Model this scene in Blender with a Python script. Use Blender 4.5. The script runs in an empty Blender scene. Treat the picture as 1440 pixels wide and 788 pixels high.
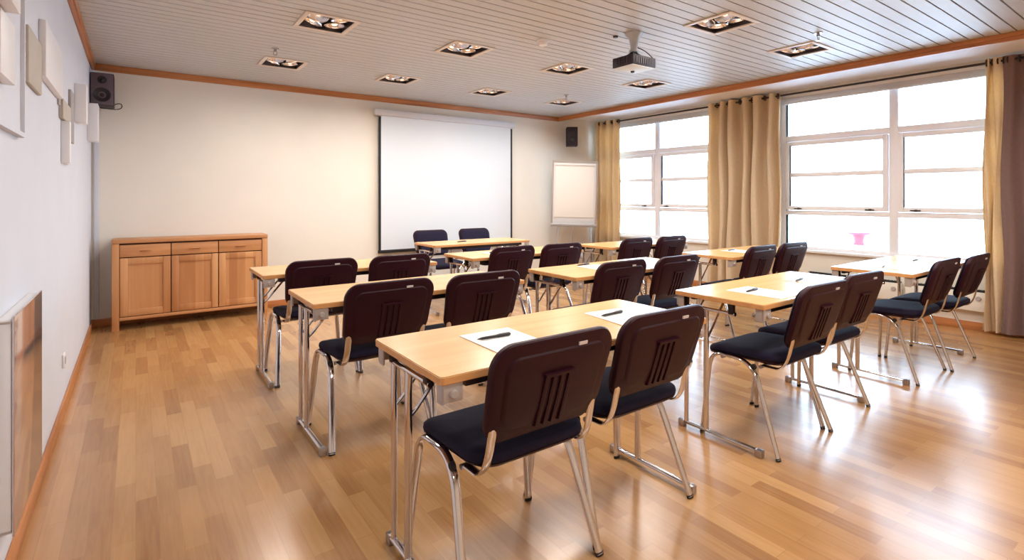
import bpy, bmesh, math, random
from mathutils import Vector, Matrix, Euler
random.seed(7)
PI = math.pi
S = bpy.context.scene
COL = S.collection

# ------------------------------------------------------------------ room sizes (metres)
XL, XR = -0.345, 6.42          # left wall, window wall
YB, YN = 6.42, -2.60           # far wall, wall behind the camera
ZC = 2.53                      # ceiling
XT = 5.53                      # plank ceiling ends here at the trim
LIGHT_X = (1.14, 2.31, 3.50, 4.69)
LIGHT_Y = (-1.15, 0.53, 2.23, 3.92, 5.33)

# ------------------------------------------------------------------ materials
def lin(c):
    def f(v):
        v /= 255.0
        return v / 12.92 if v <= 0.04045 else ((v + 0.055) / 1.055) ** 2.4
    return (f(c[0]), f(c[1]), f(c[2]), 1.0)

def mat(name, rgb, rough=0.5, metal=0.0, spec=0.5, noise=0.0, nscale=20.0, bump=0.0, coat=0.0, stretch=(1, 1, 1)):
    m = bpy.data.materials.new(name); m.use_nodes = True
    nt = m.node_tree; b = nt.nodes['Principled BSDF']
    b.inputs['Base Color'].default_value = lin(rgb)
    b.inputs['Roughness'].default_value = rough
    b.inputs['Metallic'].default_value = metal
    b.inputs['Specular IOR Level'].default_value = spec
    b.inputs['Coat Weight'].default_value = coat
    tc = nt.nodes.new('ShaderNodeTexCoord'); mp = nt.nodes.new('ShaderNodeMapping')
    mp.inputs['Scale'].default_value = stretch
    nt.links.new(tc.outputs['Object'], mp.inputs['Vector'])
    n = nt.nodes.new('ShaderNodeTexNoise'); n.inputs['Scale'].default_value = nscale; n.inputs['Detail'].default_value = 4
    nt.links.new(mp.outputs['Vector'], n.inputs['Vector'])
    if noise > 0:
        r = nt.nodes.new('ShaderNodeValToRGB')
        c = lin(rgb)
        r.color_ramp.elements[0].position = 0.3; r.color_ramp.elements[1].position = 0.7
        r.color_ramp.elements[0].color = (c[0] * (1 - noise), c[1] * (1 - noise), c[2] * (1 - noise), 1)
        r.color_ramp.elements[1].color = (min(1, c[0] * (1 + noise)), min(1, c[1] * (1 + noise)), min(1, c[2] * (1 + noise)), 1)
        nt.links.new(n.outputs['Fac'], r.inputs['Fac']); nt.links.new(r.outputs['Color'], b.inputs['Base Color'])
    if bump > 0:
        bp = nt.nodes.new('ShaderNodeBump'); bp.inputs['Strength'].default_value = bump; bp.inputs['Distance'].default_value = 0.01
        nt.links.new(n.outputs['Fac'], bp.inputs['Height']); nt.links.new(bp.outputs['Normal'], b.inputs['Normal'])
    return m

def wood(name, dark, light, rough=0.35, axis='x', scale=6.0, boards=0.0, spec=0.5):
    """grain running along one axis; boards > 0 adds glued staves of that width"""
    m = bpy.data.materials.new(name); m.use_nodes = True
    nt = m.node_tree; b = nt.nodes['Principled BSDF']; L = nt.links
    b.inputs['Roughness'].default_value = rough; b.inputs['Specular IOR Level'].default_value = spec
    tc = nt.nodes.new('ShaderNodeTexCoord'); mp = nt.nodes.new('ShaderNodeMapping')
    st = {'x': (0.35, 6, 6), 'y': (6, 0.35, 6), 'z': (6, 6, 0.35)}[axis]
    mp.inputs['Scale'].default_value = st
    L.new(tc.outputs['Object'], mp.inputs['Vector'])
    n = nt.nodes.new('ShaderNodeTexNoise'); n.inputs['Scale'].default_value = scale; n.inputs['Detail'].default_value = 6; n.inputs['Distortion'].default_value = 0.6
    L.new(mp.outputs['Vector'], n.inputs['Vector'])
    r = nt.nodes.new('ShaderNodeValToRGB')
    r.color_ramp.elements[0].position = 0.3; r.color_ramp.elements[1].position = 0.72
    r.color_ramp.elements[0].color = lin(dark); r.color_ramp.elements[1].color = lin(light)
    fac = n.outputs['Fac']
    if boards > 0:
        mp2 = nt.nodes.new('ShaderNodeMapping')
        if axis == 'z': mp2.inputs['Rotation'].default_value = (PI / 2, 0, PI / 2)
        if axis == 'y': mp2.inputs['Rotation'].default_value = (0, 0, PI / 2)
        sx = nt.nodes.new('ShaderNodeSeparateXYZ'); L.new(tc.outputs['Object'], sx.inputs[0])
        md = nt.nodes.new('ShaderNodeMath'); md.operation = 'DIVIDE'; md.inputs[1].default_value = boards
        L.new(sx.outputs['X' if axis != 'x' else 'Z'], md.inputs[0])
        fl = nt.nodes.new('ShaderNodeMath'); fl.operation = 'FLOOR'; L.new(md.outputs[0], fl.inputs[0])
        wn = nt.nodes.new('ShaderNodeTexWhiteNoise'); wn.noise_dimensions = '1D'; L.new(fl.outputs[0], wn.inputs['W'])
        mx = nt.nodes.new('ShaderNodeMix'); mx.inputs[0].default_value = 0.45
        L.new(n.outputs['Fac'], mx.inputs[2]); L.new(wn.outputs['Value'], mx.inputs[3]); fac = mx.outputs[0]
    L.new(fac, r.inputs['Fac']); L.new(r.outputs['Color'], b.inputs['Base Color'])
    return m

def floor_mat():
    m = bpy.data.materials.new('strip_parquet'); m.use_nodes = True
    nt = m.node_tree; b = nt.nodes['Principled BSDF']; L = nt.links
    tc = nt.nodes.new('ShaderNodeTexCoord')
    sp = nt.nodes.new('ShaderNodeSeparateXYZ'); L.new(tc.outputs['Object'], sp.inputs[0])
    cb = nt.nodes.new('ShaderNodeCombineXYZ'); L.new(sp.outputs['Y'], cb.inputs['X']); L.new(sp.outputs['X'], cb.inputs['Y'])
    br = nt.nodes.new('ShaderNodeTexBrick')
    br.inputs['Scale'].default_value = 1.0; br.inputs['Brick Width'].default_value = 0.47; br.inputs['Row Height'].default_value = 0.072
    br.inputs['Mortar Size'].default_value = 0.0008; br.inputs['Mortar Smooth'].default_value = 0.0; br.inputs['Bias'].default_value = 0.0
    br.inputs['Color1'].default_value = (0, 0, 0, 1); br.inputs['Color2'].default_value = (1, 1, 1, 1); br.inputs['Mortar'].default_value = (0.15, 0.15, 0.15, 1)
    br.offset = 0.37; br.offset_frequency = 2
    L.new(cb.outputs[0], br.inputs['Vector'])
    mp = nt.nodes.new('ShaderNodeMapping'); mp.inputs['Scale'].default_value = (26, 1.6, 1); L.new(tc.outputs['Object'], mp.inputs['Vector'])
    n = nt.nodes.new('ShaderNodeTexNoise'); n.inputs['Scale'].default_value = 2.2; n.inputs['Detail'].default_value = 6; n.inputs['Distortion'].default_value = 0.8
    L.new(mp.outputs['Vector'], n.inputs['Vector'])
    mx = nt.nodes.new('ShaderNodeMix'); mx.inputs[0].default_value = 0.5
    bw = nt.nodes.new('ShaderNodeRGBToBW'); L.new(br.outputs['Color'], bw.inputs[0])
    L.new(bw.outputs[0], mx.inputs[2]); L.new(n.outputs['Fac'], mx.inputs[3])
    r = nt.nodes.new('ShaderNodeValToRGB'); e = r.color_ramp.elements
    e[0].position = 0.12; e[0].color = lin(FLOOR_D); e[1].position = 0.85; e[1].color = lin(FLOOR_L)
    k = e.new(0.5); k.color = lin(FLOOR_M)
    L.new(mx.outputs[0], r.inputs['Fac']); L.new(r.outputs['Color'], b.inputs['Base Color'])
    b.inputs['Roughness'].default_value = 0.26
    b.inputs['Specular IOR Level'].default_value = 1.0
    b.inputs['Coat Weight'].default_value = 0.45; b.inputs['Coat Roughness'].default_value = 0.24
    return m
FLOOR_D, FLOOR_M, FLOOR_L = (152, 104, 60), (182, 134, 82), (202, 155, 100)

def glass_mat():
    m = bpy.data.materials.new('window_glass'); m.use_nodes = True
    nt = m.node_tree; L = nt.links; out = nt.nodes['Material Output']; nt.nodes.remove(nt.nodes['Principled BSDF'])
    t = nt.nodes.new('ShaderNodeBsdfTransparent'); t.inputs[0].default_value = (0.96, 0.98, 0.98, 1)
    g = nt.nodes.new('ShaderNodeBsdfGlossy'); g.inputs['Roughness'].default_value = 0.02
    f = nt.nodes.new('ShaderNodeFresnel'); f.inputs[0].default_value = 1.45
    mx = nt.nodes.new('ShaderNodeMixShader'); L.new(f.outputs[0], mx.inputs[0]); L.new(t.outputs[0], mx.inputs[1]); L.new(g.outputs[0], mx.inputs[2])
    L.new(mx.outputs[0], out.inputs['Surface'])
    return m

def curtain_mat(name, rgb, trans):
    m = mat(name, rgb, rough=0.9, spec=0.1, noise=0.05, nscale=60, bump=0.15)
    nt = m.node_tree; L = nt.links; b = nt.nodes['Principled BSDF']; out = nt.nodes['Material Output']
    t = nt.nodes.new('ShaderNodeBsdfTranslucent'); c = lin(rgb); t.inputs[0].default_value = (c[0], c[1] * 0.88, c[2] * 0.66, 1)
    mx = nt.nodes.new('ShaderNodeMixShader'); mx.inputs[0].default_value = trans
    L.new(b.outputs[0], mx.inputs[1]); L.new(t.outputs[0], mx.inputs[2]); L.new(mx.outputs[0], out.inputs['Surface'])
    return m

def emit(name, rgb, s):
    m = bpy.data.materials.new(name); m.use_nodes = True
    b = m.node_tree.nodes['Principled BSDF']; b.inputs['Emission Color'].default_value = lin(rgb); b.inputs['Emission Strength'].default_value = s
    b.inputs['Base Color'].default_value = lin(rgb)
    return m

M = dict(
    wall=mat('cream_wall_paint', (235, 230, 219), 0.85, spec=0.2, noise=0.015, nscale=3, bump=0.03),
    wall_w=mat('white_wall_paint', (214, 216, 223), 0.8, spec=0.25, noise=0.015, nscale=3, bump=0.03),
    plank=mat('painted_ceiling_board', (196, 198, 200), 0.45, spec=0.4, noise=0.03, nscale=8, stretch=(0.3, 4, 1)),
    groove=mat('board_joint', (92, 80, 74), 0.9),
    soffit=mat('soffit_paint', (240, 242, 248), 0.7),
    floor=floor_mat(),
    trim=wood('orange_pine_trim', (166, 102, 58), (206, 138, 84), 0.4, 'x', 3),
    trim_y=wood('orange_pine_trim_long', (166, 102, 58), (206, 138, 84), 0.4, 'y', 3),
    oak=wood('oiled_oak', (184, 124, 76), (212, 156, 104), 0.45, 'z', 3, boards=0.075),
    oak_h=wood('oiled_oak_rail', (184, 124, 76), (210, 152, 102), 0.45, 'x', 3),
    oak_dark=mat('sideboard_inside', (84, 52, 32), 0.8),
    beech=wood('beech_tabletop', (216, 168, 106), (228, 184, 124), 0.25, 'x', 2.0, spec=0.75),
    beech_edge=wood('beech_edge_band', (206, 148, 92), (222, 166, 106), 0.4, 'x', 4),
    chrome=mat('chrome_tube', (214, 208, 206), 0.12, metal=1.0),
    steel=mat('satin_steel', (178, 172, 172), 0.32, metal=1.0),
    dsteel=mat('dark_steel', (58, 50, 52), 0.45, metal=0.6),
    grey_plastic=mat('pale_grey_plastic', (178, 168, 162), 0.45),
    shell=mat('dark_plum_plastic', (44, 9, 23), 0.42, spec=0.22, noise=0.05, nscale=180, bump=0.03),
    fabric=mat('navy_black_upholstery', (29, 24, 47), 0.85, spec=0.25, noise=0.15, nscale=300, bump=0.25),
    rubber=mat('black_rubber', (26, 22, 24), 0.7),
    tag=mat('white_tag', (226, 216, 214), 0.5),
    paper=mat('white_paper', (246, 243, 238), 0.75, spec=0.2),
    ink=mat('black_pen_plastic', (24, 22, 26), 0.35),
    white=mat('white_lacquer', (236, 235, 236), 0.35),
    frame=mat('window_frame_paint', (250, 249, 253), 0.28),
    glass=glass_mat(),
    curtain=curtain_mat('tan_curtain_cloth', (238, 219, 188), 0.28),
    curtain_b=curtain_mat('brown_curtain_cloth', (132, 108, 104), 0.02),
    screen=mat('projection_fabric', (222, 229, 236), 0.8, spec=0.15),
    black=mat('matte_black', (20, 18, 20), 0.6),
    spk=mat('speaker_grey', (98, 82, 88), 0.5, noise=0.05, nscale=80),
    spk_d=mat('speaker_dark', (38, 22, 34), 0.55),
    cone=mat('driver_cone', (30, 16, 22), 0.4),
    chrome_r=mat('mirror_reflector', (236, 230, 230), 0.22, metal=0.9),
    housing=mat('fixture_housing', (40, 30, 32), 0.5),
    fix_frame=mat('fixture_frame', (224, 214, 204), 0.4),
    terra=mat('terracotta_block', (150, 100, 84), 0.7),
    bulb=emit('lit_lamp', (255, 226, 204), 1.2),
    mirror=mat('tinted_gloss_panel', (212, 196, 192), 0.11, metal=0.8),
    taupe=mat('taupe_panel', (186, 176, 162), 0.7),
    greyp=mat('grey_panel', (168, 160, 156), 0.7),
    snow=mat('snow', (246, 248, 252), 0.8, noise=0.03, nscale=0.6),
    red=mat('red_paint', (196, 40, 52), 0.5),
    proj_w=mat('projector_underside', (222, 234, 242), 0.5),
    alu=mat('brushed_aluminium', (190, 188, 190), 0.4, metal=0.8),
)

# ------------------------------------------------------------------ mesh helpers
class MB:
    def __init__(s): s.bm = bmesh.new()
    def _add(s, vs, fs):
        v = [s.bm.verts.new(p) for p in vs]
        out = []
        for f in fs:
            try: out.append(s.bm.faces.new([v[i] for i in f]))
            except ValueError: pass
        return v, out
    def box(s, x0, x1, y0, y1, z0, z1, bev=0.0, seg=2, rot=None, piv=None):
        if x0 > x1: x0, x1 = x1, x0
        if y0 > y1: y0, y1 = y1, y0
        if z0 > z1: z0, z1 = z1, z0
        vs = [(x, y, z) for z in (z0, z1) for y in (y0, y1) for x in (x0, x1)]
        fs = [(0, 2, 3, 1), (4, 5, 7, 6), (0, 1, 5, 4), (2, 6, 7, 3), (0, 4, 6, 2), (1, 3, 7, 5)]
        v, f = s._add(vs, fs)
        if bev > 0:
            ed = list({e for q in f for e in q.edges})
            r = bmesh.ops.bevel(s.bm, geom=ed, offset=min(bev, (x1 - x0) * .49, (y1 - y0) * .49, (z1 - z0) * .49), segments=seg, profile=0.5, affect='EDGES', clamp_overlap=True)
            v = list({q for ff in r['faces'] for q in ff.verts} | {q for q in v if q.is_valid})
        if rot is not None:
            bmesh.ops.rotate(s.bm, cent=piv or ((x0 + x1) / 2, (y0 + y1) / 2, (z0 + z1) / 2), matrix=rot, verts=v)
        return v
    def tube(s, path, ra, rb=None, ref=(1, 0, 0), n=12, cap=True):
        """sweep an ellipse along path; ra lies along ref, rb across it"""
        rb = ra if rb is None else rb
        P = [Vector(p) for p in path]; ref = Vector(ref).normalized(); rings = []
        for i, p in enumerate(P):
            t = (P[min(i + 1, len(P) - 1)] - P[max(i - 1, 0)]).normalized()
            a = ref - t * ref.dot(t)
            if a.length < 1e-4: a = Vector((0, 1, 0)) - t * t.y
            a.normalize(); b = t.cross(a)
            rings.append([s.bm.verts.new(p + a * ra * math.cos(2 * PI * k / n) + b * rb * math.sin(2 * PI * k / n)) for k in range(n)])
        for i in range(len(rings) - 1):
            for k in range(n):
                s.bm.faces.new([rings[i][k], rings[i][(k + 1) % n], rings[i + 1][(k + 1) % n], rings[i + 1][k]])
        if cap:
            s.bm.faces.new(rings[0][::-1]); s.bm.faces.new(rings[-1])
        return rings
    def lathe(s, prof, n=24, loc=(0, 0, 0), mtx=None, close=False):
        """prof = (radius, height) pairs about z"""
        mtx = mtx or Matrix.Identity(3); loc = Vector(loc); rings = []
        for r, h in prof:
            if r < 1e-6: rings.append([s.bm.verts.new(loc + mtx @ Vector((0, 0, h)))])
            else: rings.append([s.bm.verts.new(loc + mtx @ Vector((r * math.cos(2 * PI * k / n), r * math.sin(2 * PI * k / n), h))) for k in range(n)])
        for a, b in zip(rings, rings[1:]):
            for k in range(n):
                q = [a[k % len(a)], a[(k + 1) % len(a)], b[(k + 1) % len(b)], b[k % len(b)]]
                u = []
                for v in q:
                    if v not in u: u.append(v)
                if len(u) > 2:
                    try: s.bm.faces.new(u)
                    except ValueError: pass
    def loft(s, layers, fn=lambda p: p):
        """stack of same-length closed outlines [(x,y,z)...]; capped by fans"""
        rings = [[s.bm.verts.new(fn(Vector(p))) for p in lay] for lay in layers]
        n = len(rings[0])
        for a, b in zip(rings, rings[1:]):
            for k in range(n): s.bm.faces.new([a[k], a[(k + 1) % n], b[(k + 1) % n], b[k]])
        for ring, lay in ((rings[0], layers[0]), (rings[-1], layers[-1])):
            c = sum((Vector(p) for p in lay), Vector()) / n
            cv = s.bm.verts.new(fn(c))
            inner = [s.bm.verts.new(fn(Vector(p).lerp(c, 0.45))) for p in lay]
            for k in range(n):
                s.bm.faces.new([ring[k], ring[(k + 1) % n], inner[(k + 1) % n], inner[k]])
                s.bm.faces.new([inner[k], inner[(k + 1) % n], cv])
    def build(s, name, m, parent=None, smooth=True, angle=35):
        bmesh.ops.remove_doubles(s.bm, verts=s.bm.verts, dist=1e-6)
        bmesh.ops.recalc_face_normals(s.bm, faces=s.bm.faces)
        me = bpy.data.meshes.new(name); s.bm.to_mesh(me); s.bm.free()
        me.materials.append(m)
        if smooth:
            me.shade_smooth(); me.set_sharp_from_angle(angle=math.radians(angle))
        o = bpy.data.objects.new(name, me); COL.objects.link(o)
        if parent is not None: o.parent = parent
        return o

def rrect(w, d, r, z=0.0, n=6, cx=0.0, cy=0.0):
    r = min(r, w / 2 - 1e-4, d / 2 - 1e-4); pts = []
    for sx, sy, a0 in ((1, 1, 0), (-1, 1, 90), (-1, -1, 180), (1, -1, 270)):
        for k in range(n + 1):
            a = math.radians(a0 + 90 * k / n)
            pts.append((cx + sx * (w / 2 - r) + r * math.cos(a), cy + sy * (d / 2 - r) + r * math.sin(a), z))
    return pts

def bez(p0, p1, p2, n=8):
    p0, p1, p2 = Vector(p0), Vector(p1), Vector(p2)
    return [p0 * (1 - t) ** 2 + p1 * 2 * t * (1 - t) + p2 * t * t for t in [i / n for i in range(n + 1)]]

def thing(name, label, cat, loc=(0, 0, 0), rz=0.0, group=None):
    o = bpy.data.objects.new(name, None); COL.objects.link(o)
    o.empty_display_size = 0.1
    o.location = loc; o.rotation_euler = (0, 0, rz); o['label'] = label; o['category'] = cat
    if group: o['group'] = group
    return o
def tag(o, label, cat, group=None):
    o['label'] = label; o['category'] = cat
    if group: o['group'] = group
    return o
def struct(o): o['kind'] = 'structure'; return o
def dup(root, loc, rz=0.0, label=None):
    r = root.copy(); COL.objects.link(r); r.location = loc; r.rotation_euler = (0, 0, rz)
    if label: r['label'] = label
    for ch in list(root.children):
        c = ch.copy(); COL.objects.link(c); c.parent = r
        for g in list(ch.children):
            d = g.copy(); COL.objects.link(d); d.parent = c
    return r

# ================================================================== SETTING
b = MB(); b.box(XL - .2, XR + .2, YN - .2, YB + .2, -.12, 0); struct(b.build('floor', M['floor']))
# ceiling: boards running along x with a shadow joint, cut out round the recessed fixtures
HOLE = 0.165
holes = [(x - HOLE, x + HOLE, y - HOLE, y + HOLE) for x in LIGHT_X for y in LIGHT_Y]
PITCH, GAP = 0.0945, 0.010
def strips(mb, y0, y1, z0, z1, x0=XL, x1=XT):
    cuts = sorted({y0, y1} | {v for h in holes for v in h[2:] if y0 < v < y1})
    for a, c in zip(cuts, cuts[1:]):
        seg = [(x0, x1)]
        for h in holes:
            if h[2] < c - 1e-6 and h[3] > a + 1e-6:
                ns = []
                for s0, s1 in seg:
                    if h[1] <= s0 or h[0] >= s1: ns.append((s0, s1)); continue
                    if h[0] > s0: ns.append((s0, h[0]))
                    if h[1] < s1: ns.append((h[1], s1))
                seg = ns
        for s0, s1 in seg: mb.box(s0, s1, a, c, z0, z1)
b = MB(); y = YN
off = (1.099 - YN) % PITCH
y = YN + off - PITCH
while y < YB:
    a, c = max(YN, y + GAP / 2), min(YB, y + PITCH - GAP / 2)
    if c > a: strips(b, a, c, ZC, ZC + .014)
    y += PITCH
ceil = struct(b.build('ceiling', M['plank'], smooth=False))
b = MB(); strips(b, YN, YB, ZC + .014, ZC + .02); o = b.build('board_joint', M['groove'], ceil, smooth=False)
b = MB(); b.box(XL - .2, XR + .2, YN - .2, YB + .2, ZC + .16, ZC + .2); o = b.build('ceiling_slab', M['soffit'], ceil, smooth=False)
b = MB(); b.box(XT, XR + .2, YN, YB, ZC, ZC + .02); o = b.build('soffit', M['soffit'], ceil, smooth=False)
# walls
b = MB(); b.box(XL - .2, XL, YN - .2, YB + .2, 0, ZC + .16); struct(b.build('wall_left', M['wall_w'], smooth=False))
b = MB(); b.box(XL, XR + .2, YB, YB + .2, 0, ZC + .16); struct(b.build('wall_back', M['wall'], smooth=False))
b = MB(); b.box(XL, XR + .2, YN - .2, YN, 0, ZC + .16); struct(b.build('wall_front', M['wall'], smooth=False))
WIN = [(4.05, 6.36), (0.95, 3.31)]
ZS, ZT = 0.63, 2.48
b = MB()
b.box(XR, XR + .2, YN, YB, 0, ZS); b.box(XR, XR + .2, YN, YB, ZT, ZC + .16)
ys = [YN] + [v for w in sorted(WIN) for v in w] + [YB]
for a, c in zip(ys[0::2], ys[1::2]): b.box(XR, XR + .2, a, c, ZS, ZT)
struct(b.build('wall_right', M['wall'], smooth=False))
# trims and baseboards
def strip_mesh(x0, x1, y0, y1, z0, z1, m, name, step):
    b = MB(); b.box(x0, x1, y0, y1, z0, z1, .006)
    sx0, sx1, sy0, sy1 = step
    b.box(sx0, sx1, sy0, sy1, z0 + (z1 - z0) * .45, z1, .004)
    return struct(b.build(name, m))
strip_mesh(XL, XT, YB - .022, YB, 2.466, ZC, M['trim'], 'trim_1', (XL, XT, YB - .034, YB - .02))
strip_mesh(XL, XL + .022, YN, YB - .02, 2.466, ZC, M['trim_y'], 'trim_2', (XL + .02, XL + .034, YN, YB - .03))
strip_mesh(XT - .012, XT + .012, YN, YB, 2.466, ZC, M['trim_y'], 'trim_3', (XT - .024, XT - .01, YN, YB - .03))
def base(x0, x1, y0, y1, m, name):
    b = MB(); b.box(x0, x1, y0, y1, 0, .075, .005); struct(b.build(name, m))
base(XL, XR, YB - .015, YB, M['trim'], 'baseboard_back')
base(XL, XL + .015, YN, YB - .016, M['trim_y'], 'baseboard_left')
base(XR - .015, XR, YN, YB - .016, M['trim_y'], 'baseboard_right')
b = MB(); b.box(-.325, -.285, YB - .02, YB - .001, .075, 2.05, .003); struct(b.build('trim_4', M['wall_w']))

# ------------------------------------------------------------------ windows
def window(name, y0, y1):
    X0, X1 = XR + .045, XR + .115
    f = .06; ym = (y0 + y1) / 2
    b = MB()
    b.box(X0, X1, y0, y0 + f, ZS, ZT, .004); b.box(X0, X1, y1 - f, y1, ZS, ZT, .004)
    b.box(X0, X1, y0 + f, y1 - f, ZT - .06, ZT, .004); b.box(X0, X1, y0 + f, y1 - f, ZS, ZS + .035, .004)
    b.box(X0, X1, ym - .04, ym + .04, ZS + .035, ZT - .06, .004)
    for a, c in ((y0 + f, ym - .04), (ym + .04, y1 - f)):
        b.box(X0, X1, a, c, 1.92, 1.99, .004); b.box(X0, X1, a, c, 1.035, 1.09, .004)
    root = struct(b.build(name, M['frame']))
    for a, c in ((y0 + f, ym - .04), (ym + .04, y1 - f)):
        # opening sash with a glazing bar
        s = MB(); sx0, sx1, w = X0 - .022, X0 + .03, .05
        a2, c2, z0, z1 = a + .004, c - .004, 1.094, 1.916
        s.box(sx0, sx1, a2, a2 + w, z0, z1, .005); s.box(sx0, sx1, c2 - w, c2, z0, z1, .005)
        s.box(sx0, sx1, a2 + w, c2 - w, z0, z0 + w, .005); s.box(sx0, sx1, a2 + w, c2 - w, z1 - w, z1, .005)
        s.box(sx0 + .01, sx1, a2 + w, c2 - w, 1.49, 1.54, .005)
        sash = s.build('sash', M['frame'], root)
        for zz0, zz1 in ((z0 + w, 1.49), (1.54, z1 - w)):
            p = MB(); p.box(X0 + .018, X0 + .024, a2 + w, c2 - w, zz0, zz1); p.build('pane', M['glass'], sash, smooth=False)
        for yy in (a2 + .16, c2 - .16):
            h = MB(); h.box(sx0 - .022, sx0, yy - .012, yy + .012, z0 + .008, z0 + .028, .004)
            h.box(sx0 - .030, sx0 - .018, yy - .045, yy + .045, z0 + .012, z0 + .024, .005)
            h.build('handle', M['dsteel'], sash)
        for zz0, zz1 in ((ZS + .035, 1.035), (1.99, ZT - .06)):
            p = MB(); p.box(X0 + .03, X0 + .036, a, c, zz0, zz1); p.build('pane', M['glass'], root, smooth=False)
    s = MB(); s.box(XR - .05, XR + .05, y0 - .03, y1 + .03, ZS - .028, ZS + .002, .006); s.build('window_sill', M['white'], root)
    return root
for i, (a, c) in enumerate(WIN): window('window_%d' % (i + 1), a, c)

# outside
b = MB(); N = 40
g = [[b.bm.verts.new((XR + .25 + 160 * (i / N) ** 2, -150 + 300 * j / N, -.14 + .02 * math.sin(i * 1.3 + j * .7) * (i / N + .1))) for j in range(N + 1)] for i in range(N + 1)]
for i in range(N):
    for j in range(N): b.bm.faces.new([g[i][j], g[i + 1][j], g[i + 1][j + 1], g[i][j + 1]])
struct(b.build('ground_snow', M['snow']))
b = MB(); b.lathe([(0, 0), (.15, 0), (.14, .04), (.12, .10), (.14, .22), (.20, .29), (.30, .31), (.30, .36), (0, .37)], 24)
o = b.build('outdoor_stand', M['red']); o.location = (17.0, 6.45, -.13)
tag(o, 'red stand with a wide flat top in the snow seen through the big window', 'stand')

# ================================================================== CURTAINS
CX = 6.30
RODZ = 2.47
def rod(y0, y1, label):
    r = thing('curtain_rod', label, 'curtain rod', (CX, (y0 + y1) / 2, RODZ))
    h = (y1 - y0) / 2
    b = MB(); b.tube([(0, -h, 0), (0, h, 0)], .011, n=12); b.build('pole', M['dsteel'], r)
    for s in (-1, 1):
        b = MB(); b.lathe([(0, -.02), (.018, -.016), (.022, 0), (.018, .016), (0, .02)], 14, (0, s * (h + .012), 0), Matrix.Rotation(PI / 2, 3, 'X')); b.build('finial', M['steel'], r)
        b = MB(); b.box(-.007, XR - CX - .001, s * (h - .03) - .006, s * (h - .03) + .006, .012, .026, .002); b.box(-.012, .012, s * (h - .03) - .006, s * (h - .03) + .006, -.014, .026, .003)
        b.build('bracket', M['dsteel'], r)
    return r
def curtain(name, label, y0, y1, folds, m, amp=.055, flare=0.0, seed=1, phase=0.0):
    rnd = random.Random(seed)
    top, bot = RODZ + .038, .03
    root = thing(name, label, 'curtain', (CX, (y0 + y1) / 2, bot), 0)
    n, nz = folds * 16, 22
    w = [rnd.uniform(.8, 1.25) for _ in range(folds + 1)]
    b = MB(); rows = []
    for j in range(nz + 1):
        tz = j / nz; z = bot + (top - bot) * tz; row = []
        for i in range(n + 1):
            u = i / n
            uu = u + .18 / folds * math.sin(2 * PI * u * folds * .5 + seed) * (1 - tz * .4)
            ph = 2 * PI * folds * uu / 1.0 + phase
            A = amp * w[min(folds, int(u * folds))] * (1.0 - .25 * tz) * (.5 + .5 * min(1, min(u, 1 - u) * 8))
            x = A * math.tanh(2.0 * math.sin(ph)) + .018 * math.sin(2 * ph + seed) * (1 - tz)
            yy = (y0 + y1) / 2 + (u - .5) * (y1 - y0) * (1 + flare * (1 - tz)) + .012 * math.sin(3 * PI * tz + u * 9)
            row.append(b.bm.verts.new((x, yy - (y0 + y1) / 2, z - bot)))
        rows.append(row)
    for r0, r1 in zip(rows, rows[1:]):
        for i in range(n): b.bm.faces.new([r0[i], r0[i + 1], r1[i + 1], r1[i]])
    bmesh.ops.recalc_face_normals(b.bm, faces=b.bm.faces)
    bmesh.ops.solidify(b.bm, geom=b.bm.faces, thickness=.004)
    b.build('cloth', m, root, angle=80)
    for k in range(folds * 2):
        u = (k + .5) / (folds * 2)
        r = MB(); prof = [(.028 + .006 * math.cos(t * PI / 4), .006 * math.sin(t * PI / 4)) for t in range(9)]
        r.lathe(prof, 18, (0, (u - .5) * (y1 - y0), RODZ - bot), Matrix.Rotation(PI / 2, 3, 'X'))
        r.build('eyelet', M['dsteel'], root)
    return root
rod(0.30, 6.30, 'long dark curtain rod running along the top of the windows')
curtain('curtain', 'tan pleated curtain in the far corner behind the flip chart', 5.80, 6.36, 4, M['curtain'], amp=.06, seed=3)
curtain('curtain', 'wide tan pleated curtain hanging between the two windows', 3.22, 4.20, 6, M['curtain'], amp=.080, seed=5)
curtain('curtain', 'narrow yellowish curtain edge at the right side of the near window', 1.215, 1.37, 2, M['curtain'], amp=.03, seed=8)
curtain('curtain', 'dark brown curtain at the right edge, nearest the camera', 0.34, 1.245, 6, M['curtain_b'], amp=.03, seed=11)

# blinds stacked at the window heads
def blind(y0, y1, label):
    r = thing('venetian_blind', label, 'blind', (XR - .005, (y0 + y1) / 2, 2.37), 0, 'raised window blinds')
    h = (y1 - y0) / 2
    b = MB(); b.box(-.03, .02, -h, h, .070, .115, .004); b.build('headrail', M['white'], r)
    for k in range(6):
        b = MB(); b.box(-.026, .016, -h + .01, h - .01, .019 + k * .0085, .0245 + k * .0085, .002); b.build('slat', M['white'], r)
    b = MB(); b.box(-.027, .017, -h + .01, h - .01, 0, .017, .004); b.build('bottom_rail', M['white'], r)
blind(4.10, 6.30, 'raised white blind at the top of the far window')
blind(1.00, 3.26, 'raised white blind at the top of the near window')

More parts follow.
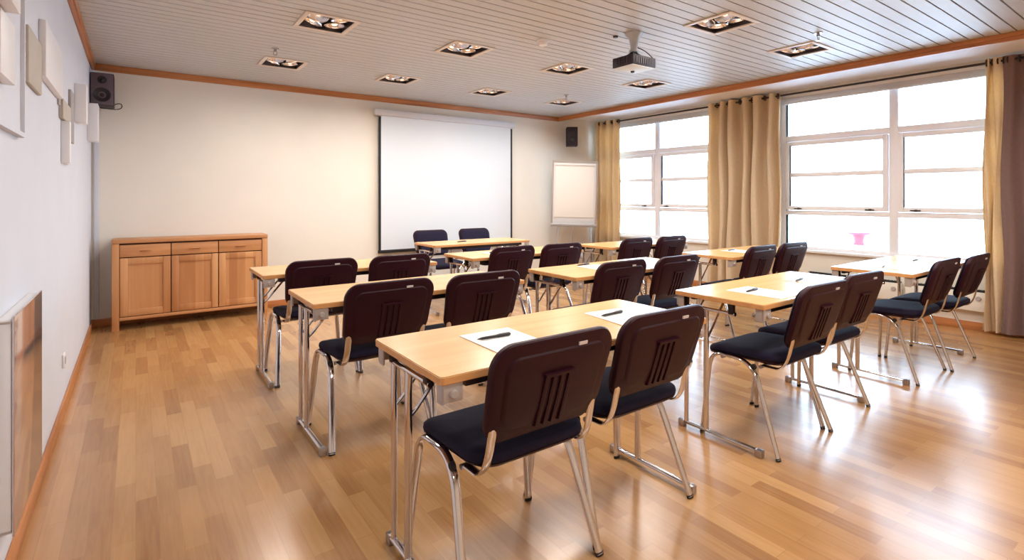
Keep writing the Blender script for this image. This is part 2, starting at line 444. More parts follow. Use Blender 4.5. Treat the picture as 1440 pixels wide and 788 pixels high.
# convector heaters below the sill
def heater(y0, y1, label):
    r = thing('convector_heater', label, 'heater', (XR, (y0 + y1) / 2, .185), 0)
    h = (y1 - y0) / 2
    b = MB(); b.box(-.075, -.012, -h, h, 0, .18, .006); b.build('casing', M['wall'], r)
    b = MB(); b.box(-.07, -.014, -h + .008, h - .008, .18, .195, .002)
    for k in range(int(h * 2 / .03)): b.box(-.066, -.018, -h + .02 + k * .03, -h + .04 + k * .03, .195, .199)
    b.build('top_grille', M['black'], r, smooth=False)
    b = MB(); b.lathe([(0, .014), (.018, .014), (.022, .008), (.022, 0)], 18, (-.075, -h + .06, .12), Matrix.Rotation(-PI / 2, 3, 'Y')); b.build('thermostat_knob', M['grey_plastic'], r)
    for s in (-1, 1):
        b = MB(); b.box(-.014, 0, s * h * .7 - .02, s * h * .7 + .02, .03, .15, .002); b.build('wall_bracket', M['steel'], r)
heater(1.36, 1.99, 'low beige convector heater with a dial, under the window beside the right curtain')
heater(2.03, 2.93, 'longer low beige convector heater under the left half of the near window')

# ================================================================== RECESSED CEILING FIXTURES
def make_fixture():
    r = thing('ceiling_light', '', 'ceiling light', (0, 0, ZC), 0, 'recessed four lamp ceiling fixtures')
    b = MB(); h = HOLE
    for x0, x1, y0, y1 in ((-h - .028, h + .028, h - .006, h + .028), (-h - .028, h + .028, -h - .028, -h + .006), (-h - .028, -h + .006, -h + .006, h - .006), (h - .006, h + .028, -h + .006, h - .006)):
        b.box(x0, x1, y0, y1, -.010, -.0005, .003)
    b.build('frame', M['fix_frame'], r)
    b = MB(); t = .004; hh = h - .002
    b.box(-hh, hh, -hh, hh, .118, .122); b.box(-hh, -hh + t, -hh, hh, 0, .118); b.box(hh - t, hh, -hh, hh, 0, .118)
    b.box(-hh + t, hh - t, -hh, -hh + t, 0, .118); b.box(-hh + t, hh - t, hh - t, hh, 0, .118)
    b.box(-.006, .006, -hh + t, hh - t, .03, .118); b.box(-hh + t, -.006, -.006, .006, .03, .118); b.box(.006, hh - t, -.006, .006, .03, .118)
    b.build('housing', M['housing'], r, smooth=False)
    k = 0
    for sx in (-1, 1):
        for sy in (-1, 1):
            rot = Euler((math.radians(10 * sy + (k % 3 - 1) * 8), math.radians(-12 * sx + (k % 2) * 7), 0)).to_matrix()
            c = (sx * .082, sy * .082, .028)
            b = MB(); b.lathe([(.073, -.014), (.077, -.012), (.077, -.005), (.069, .004), (.058, .022), (.040, .042), (.016, .050), (0, .050)], 24, c, rot)
            d = b.build('reflector', M['chrome_r'], r)
            b = MB(); b.lathe([(0, -.012), (.014, -.010), (.022, 0), (.022, .018), (.012, .045)], 16, c, rot); b.build('lamp_cap', M['bulb'], d)
            k += 1
    return r
fx = make_fixture()
colname = ('first column from the left wall', 'second column from the left', 'third column from the left', 'column nearest the windows')
rowname = {2: 'nearest the camera', 3: 'in the middle of the room', 4: 'closest to the screen wall'}
first = True
for i, x in enumerate(LIGHT_X):
    for j in (2, 3, 4):
        if j == 2 and i < 2: continue
        lab = 'recessed four-lamp ceiling light, %s, %s' % (colname[i], rowname[j])
        if first: fx.location = (x, LIGHT_Y[j], ZC); fx['label'] = lab; first = False
        else: dup(fx, (x, LIGHT_Y[j], ZC), 0, lab)
# added fill lights brighten the room from the whole fixture grid, unseen rows too
for i, x in enumerate(LIGHT_X):
    for j, y in enumerate(LIGHT_Y):
        L = bpy.data.lights.new('fill_light', 'AREA'); L.shape = 'SQUARE'; L.size = .26
        L.color = (1.0, .93, .86)
        L.energy = (0.75, 1.0, 1.0, 0.8)[i] * (11.0, 12.0, 12.0, 12.0, 14.0)[j]
        L.spread = math.radians(165)
        o = bpy.data.objects.new('fill_light', L); COL.objects.link(o); o.location = (x, y, ZC - .014)

# ================================================================== CEILING THINGS
# projector
pr = thing('projector', 'dark ceiling projector with a pale underside on a short mount', 'projector', (3.16, 2.765, ZC), 0)
b = MB(); b.lathe([(0, -.001), (.07, -.001), (.066, -.014), (.040, -.040), (.030, -.09), (.024, -.13), (.04, -.136), (.04, -.15), (0, -.15)], 20); b.build('ceiling_mount', M['plank'], pr)
b = MB()
for sx in (-1, 1):
    b.tube([(0, 0, -.145), (sx * .08, .05, -.198)], .006, n=8); b.tube([(0, 0, -.145), (sx * .08, -.05, -.198)], .006, n=8)
b.build('bracket', M['dsteel'], pr)
b = MB(); b.box(-.132, .132, -.105, .105, -.276, -.198, .008)
for k in range(6): b.box(-.136, -.131, -.08 + k * .025, -.067 + k * .025, -.262, -.215)
for k in range(8): b.box(-.10 + k * .025, -.085 + k * .025, -.109, -.104, -.262, -.215)
body = b.build('body', M['spk_d'], pr)
b = MB(); b.box(-.128, .128, -.101, .101, -.281, -.2762, .002); b.build('underside', M['proj_w'], pr)
b = MB(); b.lathe([(0, 0), (.016, 0), (.013, -.012), (0, -.012)], 14, (.04, .05, -.281)); b.build('foot', M['black'], pr)
b = MB(); b.lathe([(0, .008), (.024, .010), (.028, .020), (.033, .020), (.033, -.004)], 22, (.06, .105, -.237), Matrix.Rotation(-PI / 2, 3, 'X')); b.build('lens', M['black'], pr)
b = MB(); b.tube(bez((.132, -.04, -.22), (.20, -.04, -.22), (.18, -.03, -.17), 8) + bez((.18, -.03, -.17), (.12, 0, -.10), (.03, .02, -.10), 8)[1:], .004, n=8); b.build('cable', M['black'], pr)
sd = thing('smoke_detector', 'small white smoke detector on the ceiling', 'smoke detector', (2.69, 3.31, ZC))
b = MB(); b.lathe([(0, 0), (.048, 0), (.05, -.012), (.046, -.02), (0, -.02)], 24); b.build('base', M['white'], sd)
b = MB(); b.lathe([(.036, -.02), (.040, -.026), (.036, -.044), (.022, -.05), (0, -.052)], 24); b.build('sensor_head', M['white'], sd)
def sprinkler(x, y, label):
    r = thing('sprinkler_head', label, 'sprinkler', (x, y, ZC), 0, 'ceiling sprinkler heads')
    b = MB(); b.lathe([(0, 0), (.03, 0), (.03, -.006), (.012, -.008), (.012, -.03), (0, -.03)], 16); b.build('escutcheon', M['steel'], r)
    b = MB(); b.tube([(-.012, 0, -.028), (-.012, 0, -.05), (0, 0, -.058)], .003, n=6); b.tube([(.012, 0, -.028), (.012, 0, -.05), (0, 0, -.058)], .003, n=6); b.build('frame_arm', M['steel'], r)
    b = MB(); b.lathe([(0, -.056), (.006, -.057), (.018, -.060), (.018, -.062), (0, -.062)], 12); b.build('deflector', M['steel'], r)
sprinkler(.975, 4.85, 'sprinkler head beside the ceiling light at left')
sprinkler(4.315, 1.92, 'sprinkler head beside the ceiling light nearest the big window')
sprinkler(4.37, 4.92, 'sprinkler head beside the ceiling light in the far window corner')
b = MB(); b.lathe([(0, 0), (.02, 0), (.02, -.012), (0, -.014)], 12); o = b.build('ceiling_hook', M['dsteel']); o.location = (3.097, 2.90, ZC)
tag(o, 'small dark ceiling socket just beyond the projector mount', 'ceiling socket')

# ================================================================== BACK WALL
# projection screen
sc = thing('projection_screen', 'large white roll-down projection screen with black edges on the far wall', 'projection screen', (3.54, YB, 0))
b = MB(); b.box(-1.10, 1.08, -.085, -.001, 2.285, 2.365, .012); b.build('casing', M['wall_w'], sc)
b = MB(); b.box(-1.01, 1.01, -.050, -.047, .575, 2.30); b.build('screen_fabric', M['screen'], sc, smooth=False)
for s in (-1, 1):
    b = MB(); b.box(s * 1.0102, s * 1.042, -.050, -.047, .575, 2.27); b.build('black_border', M['black'], sc, smooth=False)
b = MB(); b.box(-1.05, 1.05, -.058, -.038, .535, .575, .006); b.build('bottom_bar', M['black'], sc)
b = MB(); b.tube([(0, -.048, .536), (0, -.048, .47)], .003, n=6); b.lathe([(0, .47), (.012, .465), (.012, .44), (0, .435)], 10, (0, -.048, 0)); b.build('pull_cord', M['black'], sc)

# loudspeakers
def speaker(loc, rz, label, m, dark, cable):
    r = thing('loudspeaker', label, 'loudspeaker', loc, rz)
    w, h, d = .088, .15, .10
    b = MB(); b.box(-w, w, -d, d, -h, h, .008); b.build('cabinet', dark, r)
    b = MB(); b.box(-w + .006, w - .006, -d - .006, -d - .0003, -h + .006, h - .006, .004); b.build('front_baffle', m, r)
    R = Matrix.Rotation(PI / 2, 3, 'X')
    b = MB(); b.lathe([(.066, .002), (.066, .008), (.058, .009), (.052, .004), (.02, -.002), (.016, .006), (0, .010)], 26, (0, -d - .006, -.055), R); b.build('woofer', M['cone'], r)
    b = MB(); b.lathe([(.036, .002), (.036, .006), (.03, .006), (.018, .001), (.010, .007), (0, .009)], 22, (0, -d - .006, .085), R); b.build('tweeter', M['cone'], r)
    b = MB(); b.box(-.025, .025, d + .0005, d + .012, -.06, .06, .003); b.tube([(0, d + .01, -.02), (0, d + .06, -.02)], .012, n=10); b.build('mount', M['dsteel'], r)
    if cable:
        b = MB(); b.tube([(-.02, d * .6, -h - .006), (w + .01, d * .4, -h - .012)] + bez((w + .01, d * .4, -h - .012), (w + .075, d * .4, -h + .0), (w + .05, d * .4, -h + .045), 10)[1:] + bez((w + .05, d * .4, -h + .045), (w + .01, d * .8, -h + .06), (w - .02, d + .02, -h + .02), 6)[1:], .004, n=8); b.build('cable', M['black'], r)
speaker((-.252, 6.245, 2.25), 0, 'grey two-way loudspeaker high in the left corner above the sideboard', M['spk'], M['spk_d'], True)
speaker((5.66, 6.24, 2.21), math.radians(-38), 'dark loudspeaker high on the far wall by the flip chart', M['spk_d'], M['spk_d'], False)

# sideboard
SBY = 6.09
sb = thing('sideboard', 'oak sideboard with three drawers above three doors against the far wall', 'sideboard', (.485, SBY, 0))
W, D, H = .665, .32, .85
b = MB(); b.box(-W, W, -.006, D, H - .035, H, .004); b.build('top', M['oak_h'], sb)
for sx in (-1, 1):
    for y0, y1 in ((0, .05), (D - .05, D)):
        b = MB(); b.box(sx * (W - .055), sx * W, y0, y1, 0, H - .0355, .003); b.build('leg', M['oak'], sb)
b = MB(); b.box(-W + .055, W - .055, .028, D - .01, .125, H - .036); b.box(-W + .004, -W + .05, .05, D - .05, .125, H - .036); b.box(W - .05, W - .004, .05, D - .05, .125, H - .036); b.build('body', M['oak_dark'], sb, smooth=False)
b = MB(); b.box(-W + .0555, W - .0555, .003, .05, .092, .122, .003); b.build('bottom_rail', M['oak_h'], sb)
bw = (2 * W - .11) / 3
for k in range(3):
    x0 = -W + .055 + k * bw + .004; x1 = x0 + bw - .008
    b = MB(); b.box(x0, x1, .006, .0278, .685, .800, .004)
    d = b.build('drawer', M['oak_h'], sb)
    xm = (x0 + x1) / 2
    b = MB(); b.box(xm - .045, xm + .045, -.010, .0058, .738, .748, .004); b.build('handle', M['oak_h'], d)
    b = MB(); z0, z1 = .128, .676; f = .062
    b.box(x0, x0 + f, .006, .0278, z0, z1, .004); b.box(x1 - f, x1, .006, .0278, z0, z1, .004)
    b.box(x0 + f, x1 - f, .006, .0278, z0, z0 + f, .004); b.box(x0 + f, x1 - f, .006, .0278, z1 - f, z1, .004)
    d = b.build('door', M['oak'], sb)
    b = MB(); b.box(x0 + f - .002, x1 - f + .002, .015, .024, z0 + f - .002, z1 - f + .002); b.build('panel', M['oak'], d, smooth=False)

# flip chart on a tripod, turned to the room
fc = thing('flip_chart', 'white flip chart on a tripod in front of the corner curtain', 'flip chart', (5.44, 5.94, 0), math.radians(-36))
tilt = Matrix.Rotation(math.radians(1.6), 3, 'Y')
cz = 1.30; piv = (0, 0, cz)
b = MB(); b.box(-.325, .325, -.012, .012, cz - .47, cz + .49, .006, rot=tilt, piv=piv); b.build('board', M['white'], fc)
b = MB(); b.box(-.345, .345, -.018, .018, cz + .47, cz + .50, .006, rot=tilt, piv=piv)
b.box(-.345, -.32, -.016, .016, cz - .47, cz + .47, .005, rot=tilt, piv=piv); b.box(.32, .345, -.016, .016, cz - .47, cz + .47, .005, rot=tilt, piv=piv); b.build('frame', M['grey_plastic'], fc)
b = MB(); b.box(-.295, .295, -.024, -.0125, cz - .36, cz + .455, .002, rot=tilt, piv=piv); b.build('paper_pad', M['paper'], fc)
b = MB(); b.box(-.30, .30, -.034, -.022, cz + .425, cz + .46, .004, rot=tilt, piv=piv); b.build('clamp_bar', M['white'], fc)
b = MB(); b.box(-.345, .345, -.075, .015, cz - .50, cz - .47, .006, rot=tilt, piv=piv); b.box(-.345, .345, -.079, -.073, cz - .50, cz - .455, .002, rot=tilt, piv=piv); b.build('pen_tray', M['alu'], fc)
for p0, p1 in (((-.22, .045, cz - .1), (-.30, .0, .0)), ((.22, .045, cz - .1), (.30, .0, .0)), ((0, .045, cz + .3), (0, .40, 0))):
    b = MB(); b.tube([p0, p1], .011, n=10); b.build('leg', M['alu'], fc)

# ================================================================== LEFT WALL
ph = thing('wall_panel_heater', 'glossy flat-fronted panel heater low on the left wall', 'heater', (XL, 2.49, .205))
b = MB(); b.box(.0, .036, -.285, .285, .008, .667, .004); b.build('casing', M['white'], ph)
b = MB(); b.box(.0365, .043, -.29, .29, 0, .675, .002); b.build('gloss_front', M['mirror'], ph)
b = MB(); b.box(.001, .036, -.2865, -.2845, .655, .662); b.box(.001, .036, -.2865, -.2845, .012, .019); b.build('end_seam', M['grey_plastic'], ph, smooth=False)

# relief blocks on the wall: (y, z0, z1, width along wall, protrusion, material, label)
pic = thing('relief_picture', 'large white framed relief picture at the left edge of the photo', 'wall art', (XL, 2.13, 1.465))
b = MB(); b.box(.001, .008, -.45, .445, 0, .80); b.build('backing', M['wall_w'], pic, smooth=False)
b = MB()
b.box(.0085, .020, .432, .45, 0, .80); b.box(.0085, .020, -.45, -.432, 0, .80); b.box(.0085, .020, -.432, .432, 0, .016); b.box(.0085, .020, -.432, .432, .784, .80)
b.build('frame', M['wall_w'], pic, smooth=False)
for y0, y1, z0, z1, d, m in ((-.10, .12, .135, .32, .03, M['white']), (-.40, -.02, .325, .46, .06, M['white']), (-.34, -.14, .20, .31, .03, M['terra']), (-.02, .20, .50, .70, .03, M['taupe'])):
    b = MB(); b.box(.0085, .0085 + d, y0, y1, z0, z1, .003); b.build('relief_block', m, pic)
blocks = [
    (2.70, 3.04, 1.69, 1.91, .014, 'taupe', 'taupe wall block next to the framed relief picture'),
    (2.98, 3.06, 1.755, 1.855, .012, 'greyp', 'small grey slab for the shaded gap between the taupe and big white blocks'),
    (3.06, 3.72, 1.78, 2.03, .026, 'white', 'largest white wall block on the left wall'),
    (3.80, 4.22, 1.69, 1.80, .02, 'taupe', 'beige wall block just past the largest white block'),
    (3.90, 3.97, 1.445, 1.685, .04, 'white', 'slim low white wall block hanging below the beige one'),
    (4.02, 4.14, 1.445, 1.685, .02, 'white', 'flat low white wall block beside the slim hanging one'),
    (4.30, 4.50, 1.60, 1.93, .015, 'greyp', 'thin grey wall block before the tall white one'),
    (4.70, 4.85, 1.77, 2.04, .065, 'white', 'tall white wall block in front of the corner loudspeaker'),
    (5.88, 6.06, 1.745, 2.075, .075, 'white', 'white wall block below the corner loudspeaker'),
]
blocks[1] = (3.73, 3.79, 1.75, 1.86, .010, 'greyp', 'small grey slab for a shaded gap just past the largest white block')  # grey slab stands in for the shade beside the big white block
blocks[3] = (3.80, 4.22, 1.69, 1.80, .02, 'taupe', 'beige wall block above the two slim hanging blocks')
for y0, y1, z0, z1, d, m, lab in blocks:
    b = MB(); b.box(0, d, 0, y1 - y0, 0, z1 - z0, .004)
    o = b.build('wall_block', M[m]); o.location = (XL + .0005, y0, z0)
    tag(o, lab, 'wall art', 'relief blocks on the left wall')
ol = thing('wall_outlet', 'small white socket low on the left wall past the panel heater', 'socket', (XL, 4.0, .30))
b = MB(); b.box(.0005, .012, -.04, .04, -.04, .04, .004); b.build('cover_plate', M['white'], ol)
b = MB(); b.lathe([(.024, .0125), (.024, .014), (.018, .0135), (0, .0135)], 16, (0, 0, 0), Matrix.Rotation(PI / 2, 3, 'Y')); b.build('socket_insert', M['grey_plastic'], ol)

# ================================================================== TABLES
TL, TD, TZ = 1.25, .50, .745
def make_table():
    t = thing('folding_table', '', 'table', (0, 0, 0), 0, 'folding seminar tables in rows')
    hx, hy = TL / 2, TD / 2
    b = MB()
    b.loft([rrect(TL - .004, TD - .004, .012, TZ - .002), rrect(TL - .004, TD - .004, .012, TZ)][::1]); b.build('tabletop', M['beech'], t)
    b = MB(); b.loft([rrect(TL - .004, TD - .004, .012, TZ - .024), rrect(TL, TD, .014, TZ - .022), rrect(TL, TD, .014, TZ - .003), rrect(TL - .004, TD - .004, .012, TZ - .0021)]); b.build('edge_band', M['beech_edge'], t)
    zt = TZ - .0242
    for sy in (-1, 1):
        b = MB(); b.box(-hx + .10, hx - .10, sy * (hy - .045) - .012, sy * (hy - .045) + .012, zt - .03, zt, .003); b.build('side_rail', M['dsteel'], t)
    for sx in (-1, 1):
        for sy in (-1, 1):
            b = MB()
            b.box(sx * (hx - .012), sx * (hx - .075), sy * (hy - .006), sy * (hy - .014), zt - .055, zt, .003)
            b.box(sx * (hx - .012), sx * (hx - .020), sy * (hy - .014), sy * (hy - .05), zt - .062, zt, .003)
            b.lathe([(0, .010), (.010, .010), (.013, .006), (.013, 0)], 14, (sx * (hx - .043), sy * (hy - .006), zt - .030), Matrix.Rotation(-sy * PI / 2, 3, 'X'))
            b.build('corner_bracket', M['grey_plastic'], t)
        x = hx - .035 if sx > 0 else -(hx - .06)
        # folding leg frame
        b = MB(); b.tube([(x, hy - .012, TZ - .083), (x, -.07, TZ - .083)], .0105, n=12); fr = b.build('hinge_rail', M['chrome'], t)
        for yy in (hy - .03, -.05):
            b = MB(); b.box(x - .012, x + .012, yy - .014, yy + .014, TZ - .085, zt, .003); b.build('hinge', M['dsteel'], t)
        for yy, r in ((hy - .034, .0115), (hy - .155, .0135)):
            b = MB(); b.tube([(x, yy, TZ - .083), (x, yy, .030)], r, n=14); p = b.build('leg', M['chrome'], t)
            b = MB(); b.tube([(x, yy, .50), (x - sx * .028, yy, .525), (x - sx * .185, yy, zt - .012)], .0065, n=10); b.build('brace', M['chrome'], t)
        b = MB(); b.tube([(x, hy - .008, .027), (x, -hy + .055, .027)], .0135, .0085, n=14)
        ft = b.build('foot_bar', M['chrome'], t)
        for yy in (hy - .008, -hy + .055):
            b = MB(); b.box(x - .0155, x + .0155, yy - .018, yy + .018, .0, .037, .005); b.build('foot_pad', M['steel'], ft)
    return t
COLN = ('left', 'middle', 'window-side')
TABLES = {  # key: (x left, y far edge, label)
    'T1': (.69, 1.80, 'nearest beech folding table, two paper pads on it, left column'),
    'T4': (.675, 3.04, 'folding table second from the camera in the left column'),
    'T5': (.66, 4.15, 'farthest folding table of the left column, near the sideboard'),
    'T2': (2.375, 1.795, 'nearest folding table of the middle column, sunlit with two paper sheets'),
    'T6': (2.235, 2.925, 'folding table second from the camera in the middle column'),
    'T7': (2.24, 4.17, 'farthest folding table of the middle column, just before the teacher table'),
    'T3': (4.105, 1.745, 'nearest folding table of the window column, beside the big window'),
    'T9': (4.03, 2.97, 'folding table by the curtain between the windows, second in the window column'),
    'T10': (3.85, 4.16, 'farthest folding table of the window column, before the flip chart'),
    'T8': (2.52, 5.38, 'teacher folding table in front of the projection screen'),
}
proto = make_table(); first = True; TPOS = {}
for k, (x, y, lab) in TABLES.items():
    loc = (x + TL / 2, y - TD / 2, 0); TPOS[k] = loc
    if first: proto.location = loc; proto['label'] = lab; first = False
    else: dup(proto, loc, 0, lab)

# ================================================================== CHAIRS
def make_chair():
    c = thing('stacking_chair', '', 'chair', (0, 0, 0), 0, 'black stacking chairs')
    # seat cushion and under-shell
    def warp(p):
        v = p.copy(); t = (v.y + .02) / .22
        v.z += -.022 * max(0, t) ** 3 + .012 * max(0, -t) ** 2 - .010 * (1 - min(1, (v.x / .2) ** 2)) * .6
        return v
    def so(w, d, r, z, cy=.01): return rrect(w, d, r, z, 8, 0, cy)
    b = MB(); b.loft([so(.425, .405, .07, .437), so(.448, .428, .08, .441), so(.456, .436, .085, .452), so(.452, .432, .085, .466), so(.430, .41, .08, .475), so(.36, .34, .07, .479)], warp)
    b.build('seat', M['fabric'], c, angle=60)
    b = MB(); b.loft([so(.33, .31, .05, .416), so(.40, .38, .065, .420), so(.444, .424, .08, .434), so(.452, .432, .083, .4395)], warp)
    b.build('seat_shell', M['shell'], c, angle=60)
    # legs: oval tube, each one runs up and along under the seat
    def leg(sx, front):
        y0, yr = (.205, .178) if front else (-.205, -.055)
        xs, xf = .228, .270
        top = (sx * xs, yr - (.06 if front else -.075), .424)
        foot = Vector((sx * xf, y0, .006)); knee = Vector((sx * xs, yr, .424))
        d = (foot - knee).normalized()
        a = knee + d * .075
        if front:
            path = [foot, a] + bez(a, knee, Vector((sx * xs, yr - .07, .424)), 8)[1:] + [Vector((sx * xs, .06, .424))]
        else:
            a = knee + d * .10
            path = [foot, a] + bez(a, knee, Vector((sx * xs, yr + .10, .424)), 10)[1:] + [Vector((sx * xs, .06, .424))]
        b = MB(); b.tube(path, .0168, .0092, ref=(1, 0, 0), n=14); o = b.build('leg', M['chrome'], c, angle=50)
        b = MB(); b.tube([foot + Vector((0, 0, -.006)), foot - d * .008], .0175, .0100, n=14); b.build('glide', M['rubber'], o)
    for sx in (-1, 1):
        leg(sx, True); leg(sx, False)
    for yy in (.12, -.09):
        b = MB(); b.tube([(-.222, yy, .407), (.222, yy, .407)], .009, n=10); b.build('crossbar', M['steel'], c)
    # backrest: shell shape in (x, s) with thickness t, wrapped and leaned
    Z0, LEAN = .535, .30
    def wrap(p):
        x, s, t = p
        y = -.205 - LEAN * s - t + .10 * x * x * 4 * .35 - .006 * math.sin(PI * min(1, max(0, s / .275)))
        return Vector((x, y, Z0 + s))
    def bo(ins, t, wb=.455, wt=.475, h=.292, r=.066, n=8):
        pts = []; hw_b, hw_t = wb / 2 - ins, wt / 2 - ins; r2 = max(.012, r - ins * .6)
        rb = max(.02, .060 - ins * .4)
        for sx, top, a0 in ((1, 1, 0), (-1, 1, 90), (-1, 0, 180), (1, 0, 270)):
            rr = r2 if top else rb
            hw = (hw_t if top else hw_b)
            cx, cs = sx * (hw - rr), (h - ins - rr if top else ins + rr)
            for k in range(n + 1):
                a = math.radians(a0 + 90 * k / n)
                s = cs + rr * math.sin(a); x = cx + rr * math.cos(a)
                if top: s += .012 * (1 - (x / (hw_t + 1e-6)) ** 2)
                else: s -= .040 * (1 - (x / (wb / 2)) ** 2)
                pts.append((x, s, t))
        return pts
    b = MB()
    b.loft([bo(.012, -.002), bo(.003, .000), bo(0, .006), bo(0, .020), bo(.004, .027), bo(.012, .030), bo(.040, .031), bo(.046, .036), bo(.056, .037)], wrap)
    # vent: a ledge over four upright ribs
    def patch(x0, x1, s0, s1, t0, t1):
        nn = 5
        lay = []
        for t, i in ((t0, 0), (t1, .0015)):
            q = [(x0 + i + (x1 - x0 - 2 * i) * k / nn, s0 + i, t) for k in range(nn + 1)] + [(x1 - i - (x1 - x0 - 2 * i) * k / nn, s1 - i, t) for k in range(nn + 1)]
            lay.append(q)
        b.loft(lay, wrap)
    patch(-.060, .060, .176, .188, .030, .049)
    for k in range(4): patch(-.056 + k * .031, -.037 + k * .031, .012, .178, .030, .043)
    b.build('backrest', M['shell'], c, angle=32)
    b = MB(); b.loft([bo(.02, -.002), bo(.014, -.012), bo(.022, -.020), bo(.05, -.025)], wrap); b.build('back_pad', M['fabric'], c, angle=60)
    b = MB()
    lay = [[(.088 + dx, .261 + ds, t) for dx, ds in ((-.017, -.005), (.017, -.005), (.017, .005), (-.017, .005))] for t in (.027, .0335)]
    b.loft(lay, wrap); b.build('brand_plate', M['tag'], c)
    for sx in (-1, 1):
        p = [Vector((sx * .205, -.10, .412)), Vector((sx * .205, -.165, .414))]
        b = MB(); b.tube(p + bez((sx * .205, -.165, .414), (sx * .205, -.205, .425), (sx * .200, -.222, .50), 8)[1:] + [Vector((sx * .198, -.240, .58))], .016, .005, n=12); b.build('back_bracket', M['chrome'], c, angle=50)
        b = MB(); b.lathe([(0, .016), (.010, .016), (.014, .010), (.014, 0), (0, 0)], 14, (sx * .228, -.06, .402), Matrix.Rotation(sx * PI / 2, 3, 'Y')); b.build('seat_bolt', M['rubber'], c)
    return c
proto_c = make_chair(); first = True
def chair(x, y, lab, rz=0.0):
    global first
    if first:
        proto_c.location = (x, y, 0); proto_c.rotation_euler = (0, 0, rz); proto_c['label'] = lab; first = False; return proto_c
    return dup(proto_c, (x, y, 0), rz, lab)
CH = [
    (1.045, 1.510, 'black chair nearest the camera, left of the pair at the nearest table', 0),
    (1.602, 1.540, 'black chair right of the pair at the nearest table', 0),
    (1.038, 2.775, 'left black chair at the second table of the left column', 1),
    (1.587, 2.745, 'right black chair at the second table of the left column', -1),
    (1.024, 3.890, 'left black chair at the farthest table of the left column', 0),
    (1.566, 3.860, 'right black chair at the farthest table of the left column', 1),
    (2.738, 1.480, 'left black chair at the nearest table of the middle column', 0),
    (3.285, 1.510, 'right black chair at the nearest table of the middle column', -2),
    (2.598, 2.665, 'left black chair at the second table of the middle column', 1),
    (3.148, 2.635, 'right black chair at the second table of the middle column', 0),
    (2.602, 3.905, 'left black chair at the farthest table of the middle column', 2),
    (3.140, 3.875, 'right black chair at the farthest table of the middle column', 0),
    (4.476, 1.452, 'left black chair at the sunlit table beside the big window', 0),
    (5.015, 1.410, 'right black chair at the table beside the big window, nearest the right curtain', 0),
    (4.392, 2.705, 'left black chair at the table by the curtain between windows', 1),
    (4.944, 2.70, 'right black chair at the table by the curtain between windows', -1),
    (4.175, 3.90, 'left black chair at the farthest window column table', 0),
    (4.70, 3.87, 'right black chair at the farthest window column table', 0),
    (3.03, 5.70, 'left teacher chair facing the room before the projection screen', 180),
    (3.68, 5.70, 'right teacher chair facing the room before the projection screen', 181),
]
for x, y, lab, rz in CH: chair(x, y, lab, math.radians(rz))

# ================================================================== PAPERS AND PENS
def sheet(x, y, rz, lab, n=3):
    b = MB(); z = 0
    for k in range(n):
        v = rrect(.21, .297, .002, 0, 1)
        th = .0009
        a = random.uniform(-.02, .02) if k else 0
        b.loft([[(p[0] * math.cos(a) - p[1] * math.sin(a), p[0] * math.sin(a) + p[1] * math.cos(a), z) for p in v], [(p[0] * math.cos(a) - p[1] * math.sin(a), p[0] * math.sin(a) + p[1] * math.cos(a), z + th) for p in v]])
        z += th + .0001
    o = b.build('paper_pad', M['paper'], smooth=False); o.location = (x, y, TZ + .0003); o.rotation_euler = (0, 0, math.radians(rz))
    tag(o, lab, 'paper', 'paper pads on the tables')
def make_pen():
    r = thing('pen', '', 'pen', (0, 0, 0), 0, 'black pens on the paper pads')
    R = Matrix.Rotation(PI / 2, 3, 'Y')
    b = MB(); b.lathe([(0, -.070), (.0015, -.069), (.004, -.056), (.0052, -.050), (.0052, .030), (0, .030)], 12, (0, 0, .0062), R); b.build('barrel', M['ink'], r)
    b = MB(); b.lathe([(.0060, .012), (.0060, .064), (.004, .068), (0, .068)], 12, (0, 0, .0062), R); b.build('cap', M['ink'], r)
    b = MB(); b.box(.018, .064, -.0015, .0015, .0115, .0140, .0005); b.build('clip', M['steel'], r)
    return r
pen0 = make_pen(); pfirst = True
def pen(x, y, rz, lab, z=None):
    global pfirst
    z = TZ + .0036 if z is None else z
    if pfirst:
        pen0.location = (x, y, z); pen0.rotation_euler = (0, 0, math.radians(rz)); pen0['label'] = lab; pfirst = False
    else: dup(pen0, (x, y, z), math.radians(rz), lab)
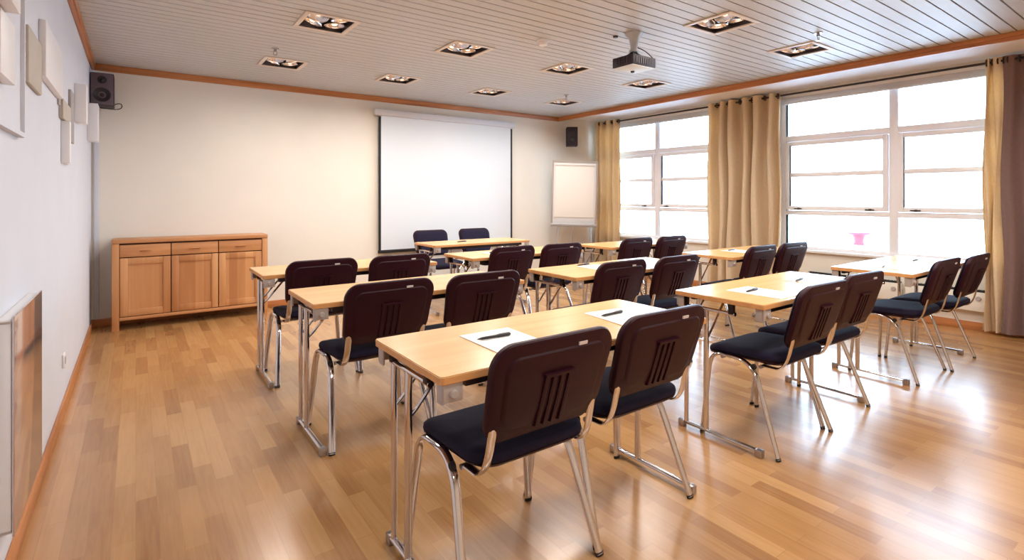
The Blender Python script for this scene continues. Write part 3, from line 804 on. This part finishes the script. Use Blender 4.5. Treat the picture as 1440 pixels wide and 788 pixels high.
where = [
    (1.055, 1.50, 0, 'left paper pad on the nearest table', 'black pen on the left paper pad of the nearest table', 1.035, 1.548, -2),
    (1.665, 1.50, -6, 'right paper pad on the nearest table', 'black pen on the right paper pad of the nearest table', 1.645, 1.56, 4),
    (2.69, 1.47, 0, 'left paper sheet on the nearest middle column table', 'black pen on the left sheet of the nearest middle column table', 2.665, 1.52, 6),
    (3.30, 1.47, 2, 'right paper sheet on the nearest middle column table', 'black pen on the right sheet of the nearest middle column table', 3.24, 1.55, 10),
    (4.41, 1.45, 0, 'left paper sheet on the table beside the big window', 'black pen on the left sheet beside the big window', 4.37, 1.50, 14),
    (5.02, 1.45, 0, 'right paper sheet on the table beside the big window', 'black pen on the right sheet beside the big window', 4.995, 1.50, 4),
    (2.70, 2.66, 0, 'paper sheet on the second table of the middle column', 'black pen on the second table of the middle column', 2.67, 2.82, 6),
    (2.64, 3.86, 0, 'paper sheet on the farthest table of the middle column', 'black pen on the farthest table of the middle column', 2.62, 3.93, 20),
    (4.56, 2.70, 0, 'paper sheet on the table by the curtain between the windows', 'black pen on the table by the curtain between the windows', 4.54, 2.79, 6),
]
for x, y, rz, l1, l2, px, py, pz in where:
    sheet(x, y, rz, l1); pen(px, py, pz, l2)
pen(2.98, 5.12, 10, 'black pen lying on the teacher table', TZ + .0003)

# ================================================================== LIGHT
w = bpy.data.worlds.new('world'); S.world = w; w.use_nodes = True
nt = w.node_tree; bg = nt.nodes['Background']
bg.inputs[0].default_value = (0.57, 0.77, 1.0, 1); bg.inputs[1].default_value = 11.5
# overcast daylight entering by the windows
for i, (a, c) in enumerate(WIN):
    L = bpy.data.lights.new('daylight_portal', 'AREA'); L.shape = 'RECTANGLE'; L.size = ZT - ZS; L.size_y = c - a
    L.cycles.is_portal = True
    o = bpy.data.objects.new('daylight_portal', L); COL.objects.link(o); o.location = (XR + .21, (a + c) / 2, (ZS + ZT) / 2); o.rotation_euler = (0, PI / 2, 0)

# ================================================================== CAMERA
cam = bpy.data.cameras.new('camera'); co = bpy.data.objects.new('camera', cam); COL.objects.link(co)
cam.sensor_fit = 'HORIZONTAL'; cam.sensor_width = 36.0; cam.lens = 736.5 * 36 / 1440
cam.shift_y = (277.3 - 394) / 1440; cam.clip_start = .05; cam.clip_end = 500
co.location = (0, 0, 1.25); co.rotation_euler = (PI / 2, 0, -math.radians(35.7))
S.camera = co
S.view_settings.view_transform = 'Standard'; S.view_settings.look = 'None'
S.view_settings.exposure = 0.3; S.view_settings.gamma = 1.0; S.view_settings.use_curve_mapping = False
S.cycles.max_bounces = 8; S.cycles.diffuse_bounces = 5; S.cycles.glossy_bounces = 4; S.cycles.transparent_max_bounces = 12
S.cycles.caustics_reflective = False; S.cycles.caustics_refractive = False
S.cycles.sample_clamp_indirect = 6.0
S.cycles.use_denoising = True
